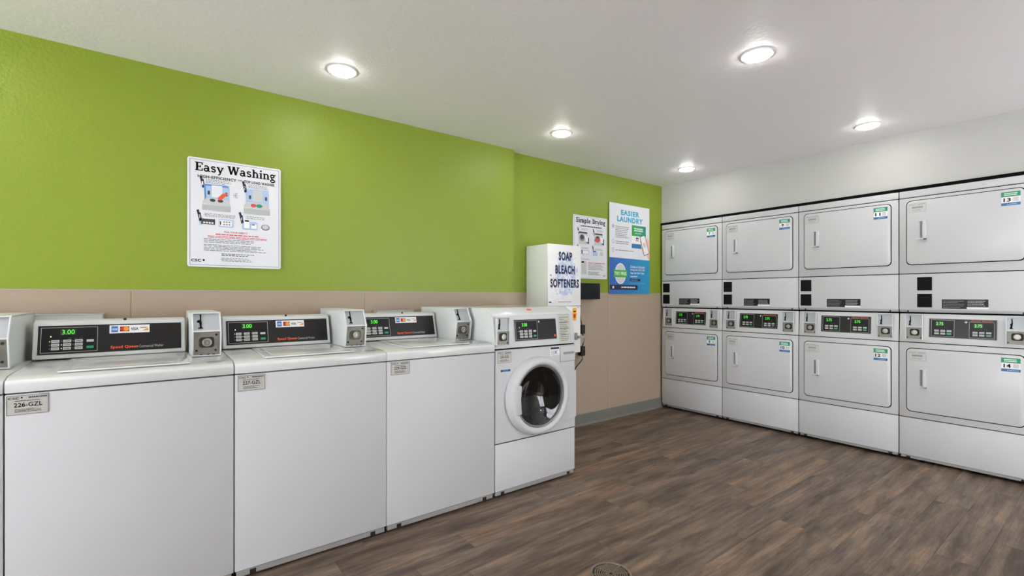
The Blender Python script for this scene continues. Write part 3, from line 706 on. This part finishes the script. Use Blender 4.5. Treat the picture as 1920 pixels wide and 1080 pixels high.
for ox, closed in ((.15, 0), (.585, 1)):
    f.poly('washer_drawing_blue', PALEB, [(ox+.01,.765),(ox+.27,.77),(ox+.275,.735),(ox+.27,.60),(ox+.02,.60)], 2)
    if not closed: f.poly('washer_drawing_edge', MIDB, [(ox+.01,.765),(ox+.25,.77),(ox+.27,.75),(ox+.03,.75),(ox+.035,.64),(ox+.02,.62)], 3)
    f.poly('washer_drawing_grey', LGREY, [(ox+.02,.64),(ox+.26,.635),(ox+.285,.575),(ox-.005,.585)], 3)
    f.rect('washer_drawing_front', mat('drawing_grey', '#b3b8b7', .5), ox-.005, .525, ox+.285, .577, 3)
    f.rect('washer_drawing_lid', PAPER if not closed else LGREY, ox+.09, .65, ox+.20, .76, 4)
    for d in (.05, .23): f.rect('washer_drawing_dark', DGREYP, ox+d, .67, ox+d+.022, .705, 4)
    if closed:
        f.poly('clothes_red', REDP, circ(ox+.10, .61, .032, .018, 12), 5); f.poly('clothes_teal', TEAL, circ(ox+.165, .61, .036, .018, 12), 5)
    else:
        f.poly('detergent_orange', ORANGE, [(ox+.15,.645),(ox+.20,.69),(ox+.26,.70),(ox+.24,.675),(ox+.20,.64),(ox+.17,.625)], 5)
        for d in (.10, .18): f.poly('washer_drawing_hole', DGREYP, circ(ox+d, .62, .03, .014, 12), 4)
        f.text('callout', GREYP, 'HE', ox+.32, .665, ox+.36, .71, 2)
f.rect('panel_drawing', DGREYP, .135, .395, .275, .445, 3); f.rect('panel_drawing_blue', PALEB, .12, .385, .15, .45, 2)
for k in range(4): f.rect('panel_drawing_key', PAPERW, .155+.028*k, .402, .175+.028*k, .416, 4)
f.poly('keypad_drawing_blue', PALEB, rrect(.31,.378,.47,.452,.015), 2); f.poly('keypad_drawing', PAPERW, rrect(.32,.388,.45,.442,.01), 3); f.rect('keypad_drawing_bar', NAVY, .325, .40, .337, .432, 4)
for k in range(3):
    for j in range(2): f.rect('keypad_drawing_key', GREYP, .36+.028*k, .397+.024*j, .376+.028*k, .410+.024*j, 4)
f.poly('payment_drawing_blue', PALEB, rrect(.56,.372,.73,.45,.015), 2); f.rect('payment_drawing_slot', PAPERW, .58, .385, .64, .46, 3); f.rect('payment_drawing_dark', BLACK, .59, .448, .635, .462, 4)
f.rect('payment_drawing_card', PAPERW, .66, .385, .72, .43, 3); f.rect('payment_drawing_dark', DGREYP, .665, .418, .70, .428, 4)
f.poly('coins_drawing', GREYP, circ(.82,.405,.05,.03,14), 2); f.poly('coins_drawing_face', LGREY, circ(.82,.408,.036,.02,14), 3)
f.text('red_heading', REDP, 'FOR YOUR SAFETY', .37, .325, .62, .342, 2, bold=.01)
f.fine('red_print', REDP, .28, .30, .74, .32, 1, ragged=0); f.fine('red_print', REDP, .20, .272, .84, .296, 2, ragged=0)
f.fine('fine_print', GREYP, .16, .225, .74, .268, 3); f.fine('fine_print', GREYP, .16, .15, .83, .215, 5, ragged=.2)
f.fine('fine_print', DGREYP, .34, .107, .70, .135, 2); f.fine('fine_print', GREYP, .34, .055, .68, .095, 3)
f.text('logo', BLACK, 'CSC', .035, .046, .135, .072, 2, bold=.03); f.poly('logo', BLACK, circ(.16,.062,.011,.010,8), 2)
f.build(t)

t, f = board('simple_drying_sign', 'white simple drying instruction sign partly behind the soap dispenser', 3.125, 1.39, 3.589, 1.99, FY1)
f.frame('border_line', DGREYP, .022, .018, .978, .982, .0014)
f.geo('title_word', BLACK, slab_geo('Simple'), .07, .862, .49, .962, 2); f.geo('title_word', BLACK, slab_geo('Drying'), .545, .862, .945, .962, 2)
f.fine('subtitle', DGREYP, .2, .82, .83, .842, 1, fill=.8, ragged=0)
for x, y, k in ((.12,.745,'1'),(.57,.745,'2'),(.11,.475,'3'),(.55,.475,'4')): bottle(f, x, y, k)
for ox, red in ((.14,0),(.60,1)):
    f.rect('dryer_drawing', LGREY, ox, .545, ox+.26, .72, 2); f.rect('dryer_drawing_top', DGREYP, ox+.02, .715, ox+.25, .74, 3)
    f.poly('dryer_drawing_drum', GREYP, circ(ox+.10, .645, .075, .055, 18), 3); f.poly('dryer_drawing_drum_dark', DGREYP, circ(ox+.10, .655, .05, .036, 16), 4)
    f.poly('dryer_drawing_door', PAPERW, [(ox+.18,.69),(ox+.28,.66),(ox+.29,.56),(ox+.20,.60)], 4); f.poly('dryer_drawing_shade', DGREYP, [(ox+.27,.66),(ox+.30,.65),(ox+.30,.55),(ox+.2,.58),(ox+.27,.585)], 5)
    f.fine('fine_print', GREYP, ox+.08, .765, ox+.28, .80, 2)
    if red: f.poly('clothes_red', REDP, [(ox-.01,.63),(ox+.06,.66),(ox+.15,.66),(ox+.18,.62),(ox+.10,.595),(ox+.03,.60)], 6)
f.poly('keypad_drawing', PALEB, rrect(.22,.385,.45,.455,.015), 2); f.poly('keypad_drawing_face', PAPERW, rrect(.25,.395,.43,.445,.01), 3); f.rect('keypad_drawing_bar', NAVY, .225, .39, .25, .45, 4)
f.rect('payment_drawing', PALEB, .56, .37, .70, .44, 2); f.rect('payment_drawing_dark', BLACK, .59, .44, .65, .455, 3); f.poly('coins_drawing', LGREY, circ(.82,.41,.06,.035,14), 2)
f.fine('fine_print', GREYP, .22, .47, .44, .50, 2); f.fine('fine_print', GREYP, .62, .465, .88, .495, 2); f.fine('fine_print', GREYP, .22, .30, .50, .325, 2)
f.rect('filter_drawing', LGREY, .22, .07, .37, .275, 2); f.rect('filter_drawing_dark', BLACK, .22, .25, .30, .275, 3)
f.fine('red_print', REDP, .42, .245, .93, .268, 1, ragged=0); f.fine('fine_print', GREYP, .42, .14, .93, .24, 6); f.fine('fine_print', DGREYP, .42, .06, .80, .12, 4)
f.text('logo', BLACK, 'CSC', .86, .045, .95, .065, 2, bold=.02)
f.build(t)

t, f = board('easier_laundry_poster', 'tall white and blue easier laundry poster on the green wall', 3.62, 1.247, 4.262, 2.165, FY1-.0085, .006, .002)
t['category'] = 'poster'
SPL = .388
f.text('title_top_word', CYAN, 'EASIER', .27, .875, .73, .935, 2, bold=.045); f.text('title_lower_word', CYAN, 'LAUNDRY', .18, .80, .82, .862, 2, bold=.045)
for y, k in ((.742,'1'),(.575,'2'),(.485,'3')):
    f.poly('step_disc', GREYP, circ(.085, y, .028, .022, 16), 2); f.poly('step_disc_face', PAPERW, circ(.085, y, .022, .017, 16), 3); f.text('step_number', DGREYP, k, .077, y-.01, .093, y+.01, 4)
f.fine('fine_print', GREYP, .14, .62, .47, .755, 7); f.fine('fine_print', GREYP, .14, .55, .47, .592, 2); f.fine('fine_print', GREYP, .14, .475, .58, .495, 1, ragged=0)
f.rect('label_green', gradient_mat('label_green_blend', '#3fa64a', '#0f8f7c', 0, .35, .58), .54, .66, .90, .78, 2); f.rect('label_white', PAPERW, .54, .57, .90, .66, 2); f.rect('label_blue', SBLUE, .54, .52, .90, .57, 2)
f.fine('label_white_print', PAPERW, .60, .71, .84, .755, 2, 3, fill=.7, ragged=.1); f.fine('label_white_print', PAPERW, .62, .685, .80, .70, 1, 3); f.rect('label_mark', DGREYP, .65, .60, .665, .645, 3); f.rect('label_mark', DGREYP, .685, .60, .70, .645, 3); f.rect('label_mark', DGREYP, .64, .63, .71, .645, 3)
f.poly('hand_drawing', SKIN, [(.74,.62),(.80,.50),(.84,.455),(.93,.45),(.97,.40),(1.0,.40),(1.0,.60),(.93,.66),(.90,.62),(.92,.50)], 3)
f.poly('phone_drawing', DGREYP, [(.735,.655),(.865,.685),(.995,.475),(.855,.438)], 4); f.poly('phone_drawing_screen', PAPERW, [(.748,.652),(.86,.678),(.98,.478),(.862,.447)], 5)
f.poly('phone_drawing_square', LGREY, [(.82,.585),(.875,.598),(.905,.548),(.85,.534)], 6)
PB = gradient_mat('poster_blue_blend', '#2a63b4', '#1b92c0', 0, .05, .6)
f.rect('blue_field', PB, 0, 0, 1, SPL, 1); f.poly('blue_field_edge', PB, [(0,SPL),(1,SPL),(1,SPL+.004),(0,SPL+.012)], 1)
f.poly('offer_disc', PAPERW, circ(.26, .225, .135, .115, 28), 2); f.poly('offer_disc_blue', LGREY, circ(.26, .225, .128, .108, 28), 3)
f.poly('offer_ribbon', GRNP, [(.09,.185),(.43,.185),(.41,.225),(.43,.265),(.09,.265),(.11,.225)], 4); f.text('offer_lettering', MINT, 'TRY FREE', .115, .207, .405, .245, 5, bold=.03)
for k, (s_, x1) in enumerate((('Create an Account', .87), ('Using the CSC GO', .87), ('App and Get Your', .86), ('Laundry!', .68))): f.text('offer_copy', PAPERW, s_, .50, .295-.037*k, x1, .322-.037*k, 3, bold=.015)
f.poly('offer_bar', NAVY, rrect(.49,.145,.76,.172,.01), 3); f.fine('fine_print', PALEB, .52, .152, .73, .165, 1, 4); f.rect('offer_rule', PALEB, .50, .118, .90, .120, 3)
f.poly('address_bar', NAVY, [(.0,.045),(.67,.045),(.69,.055),(.69,.092),(.67,.10),(.0,.10)], 3); f.fine('address_print', PAPERW, .28, .062, .62, .082, 1, 4, fill=.8, ragged=0); f.rect('address_mark', PAPERW, .07, .06, .105, .085, 4)
f.text('logo', CYAN, 'CSC GO', .78, .055, .94, .08, 3, bold=.02)
f.build(t)

# ------------------------------------------------------------------ soap dispenser
t = tag(empty('soap_dispenser', (2.565, 2.895, 0)), 'tall white soap bleach softeners vending cabinet on the wall', 'dispenser')
W, D, Z0, Z1, ZS = .375, .281, .74, 1.652, 1.142
MB().box(0, .014, Z0, W, D, Z1).build('cabinet', IVORY, t, .004, 2)
d = MB().box(-.001, -.002, ZS, W+.001, .016, Z1+.002).build('upper_door', PAPERW, t, .004, 2)
MB().box(0, 0, Z0, W, .016, ZS-.003).build('lower_front', PAPERW, t, .004, 2)
SPM = bpy.data.materials.new('splash_print'); SPM.use_nodes = True
nt = SPM.node_tree; b = nt.nodes['Principled BSDF']; n = nt.nodes.new('ShaderNodeTexNoise'); n.inputs['Scale'].default_value = 22; n.inputs['Detail'].default_value = 4
rp = nt.nodes.new('ShaderNodeValToRGB'); rp.color_ramp.elements[0].position = .42; rp.color_ramp.elements[0].color = lin('#b4c6e0'); rp.color_ramp.elements[1].position = .58; rp.color_ramp.elements[1].color = lin('#e4e8ee')
tc = nt.nodes.new('ShaderNodeTexCoord'); nt.links.new(tc.outputs['Object'], n.inputs['Vector']); nt.links.new(n.outputs['Fac'], rp.inputs[0]); nt.links.new(rp.outputs[0], b.inputs['Base Color']); b.inputs['Roughness'].default_value = .5
f = Pan((0, -.002, ZS), w=W, h=Z1-ZS)
sp = []
for k in range(72):
    a_ = 2*math.pi*k/72; r_ = 1+.16*math.sin(5*a_+1)*math.sin(11*a_)+random.uniform(-.06,.06)
    sp.append((.53+.32*r_*math.cos(a_), .52+.36*r_*math.sin(a_)))
f.poly('splash', SPM, sp, 1)
for k in range(16):
    a_ = random.uniform(0, 6.28); r_ = random.uniform(1.08, 1.3); f.poly('splash_drop', SPM, circ(.53+.32*r_*math.cos(a_), .52+.33*r_*math.sin(a_), random.uniform(.008,.02), random.uniform(.006,.016), 8), 1)
for s_, x0, x1, y in (('SOAP', .31, .72, .745), ('BLEACH', .21, .80, .525), ('SOFTENERS', .06, .935, .30)):
    g = text_geo(s_, .03, 1.14); f.geo('lettering_shadow', MIDB, g, x0+.008, y-.008, x1+.008, y+.134, 2); f.geo('lettering', NAVY, text_geo(s_, .042, 1.14), x0, y, x1, y+.142, 3)
f.fine('fine_print', DGREYP, .3, .055, .7, .075, 1, ragged=0)
f.build(d)
MB().cyl((.028, -.002, 1.395), (0,-1,0), .007, .006, 14).build('door_lock', STEEL, d)
MB().box(.008, -.007, 1.168, .032, -.002, 1.178).build('door_latch', RUBBER, d)
for x in (.04, .19, .345): MB().cyl((x, 0, 1.128), (0,-1,0), .004, .003, 8).build('rivet', RUBBER, t)
f = Pan((.275, 0, 1.02), w=.055, h=.10)
f.poly('caution_sticker', YELLOW, [(.1,0),(.5,-.08),(.9,0),(1,.5),(.95,1),(.1,1),(0,.5)], 1); f.poly('caution_mark', CARDR, circ(.5,.35,.26,.2,12), 2); f.rect('caution_mark', BLACK, .25, .68, .8, .78, 2); f.build(t)
MB().box(.30, -.014, .85, .328, 0, .91).box(.328, -.024, .862, W+.026, -.006, .884).build('hasp', STEEL, t, .002, 1)
MB().tube([(W+.006,-.015,.866),(W+.006,-.015,.835),(W+.010,-.015,.824),(W+.018,-.015,.824),(W+.022,-.015,.835),(W+.022,-.015,.866)], .0035).build('padlock_shackle', CHROME, t, smooth=True)
box('coin_tray', STEEL, t, .20, .02, .705, .34, .2, Z0, .003)
box('side_vent', RUBBER, t, W, .10, 1.06, W+.003, .16, 1.13)

o = MB().box(3.13, 3.09, 1.194, 3.405, FY1-.0045, 1.346).build('wall_box', PLASTICB, None, .004, 2)
tag(o, 'black rectangular box on the wall beside the soap dispenser', 'box')
MB().tube([(3.185,3.14,1.194),(3.188,3.15,1.08),(3.19,3.14,1.0),(3.195,3.13,.955)], .005).build('cable', RUBBER, o, smooth=True)
t = tag(empty('power_outlet', (3.20, FY1-.004, .80)), 'wall outlet with black plugs behind the front load washer', 'outlet')
MB().prism_y(rrect(-.045,-.08,.035,.12,.006,3), -.008, 0).build('cover_plate', mat('outlet_grey', '#a7a79f', .5), t, .0015, 1)
for z, h in ((.07,.085),(-.135,.09)):
    MB().box(-.02,-.06,z,.03,-.008,z+h).build('plug', RUBBER, t, .006, 2)
MB().tube([(.005,-.04,.07),(.022,-.05,.05),(.018,-.05,.0),(.008,-.04,-.045)], .005).build('cord', RUBBER, t, smooth=True)
MB().tube([(.005,-.04,-.135),(.0,-.05,-.165),(-.04,-.06,-.19),(-.10,-.07,-.225),(-.2,-.08,-.35)], .005).build('cord', RUBBER, t, smooth=True)

# ------------------------------------------------------------------ white boxes on the wall behind the washer hoods
for a, b, z, lab in ((-.80, -.195, 1.138, 'long white wall box behind the hood of washer 226-GZL'), (1.19, 1.45, 1.128, 'short white wall box behind the hood of washer 229-GZL')):
    t = tag(empty('valve_cover', (a, NEARY-.0045, .97)), lab, 'wall box', 'white wall boxes')
    MB().box(0, -.075, 0, b-a, 0, z-.97).build('cover', CASEW, t, .004, 2)
    MB().box(-.004, -.08, z-.97-.006, b-a+.004, 0, z-.97).build('cover_lip', CASEW, t, .002, 1)

# ------------------------------------------------------------------ floor drain
t = tag(empty('floor_drain', (1.602, 1.392, 0)), 'round bronze grated floor drain set in the plank floor', 'drain')
BR = mat('drain_bronze', '#8d7d6d', .4, .6, var=(40, .15))
MB().cyl((0,0,.0004), (0,0,1), .085, .0006, 32).build('drain_well', RUBBER, t)
MB().lathe([(.091,.0002),(.090,.005),(.086,.0065),(.081,.005),(.080,.001)], (0,0,0), (0,0,1), 40).build('rim', BR, t, smooth=True)
g = MB()
for r in (.012,.0215,.031,.0405,.05,.0595,.069): g.lathe([(r-.0024,.001),(r-.0024,.0042),(r+.0024,.0042),(r+.0024,.001),(r-.0024,.001)], (0,0,0), (0,0,1), 32)
for k in range(8):
    a = R(45*k+12); c, s = math.cos(a), math.sin(a)
    g.prism_z([(c*.008-s*.002, s*.008+c*.002),(c*.008+s*.002, s*.008-c*.002),(c*.081+s*.002, s*.081-c*.002),(c*.081-s*.002, s*.081+c*.002)], .001, .0046)
g.build('grate', BR, t)
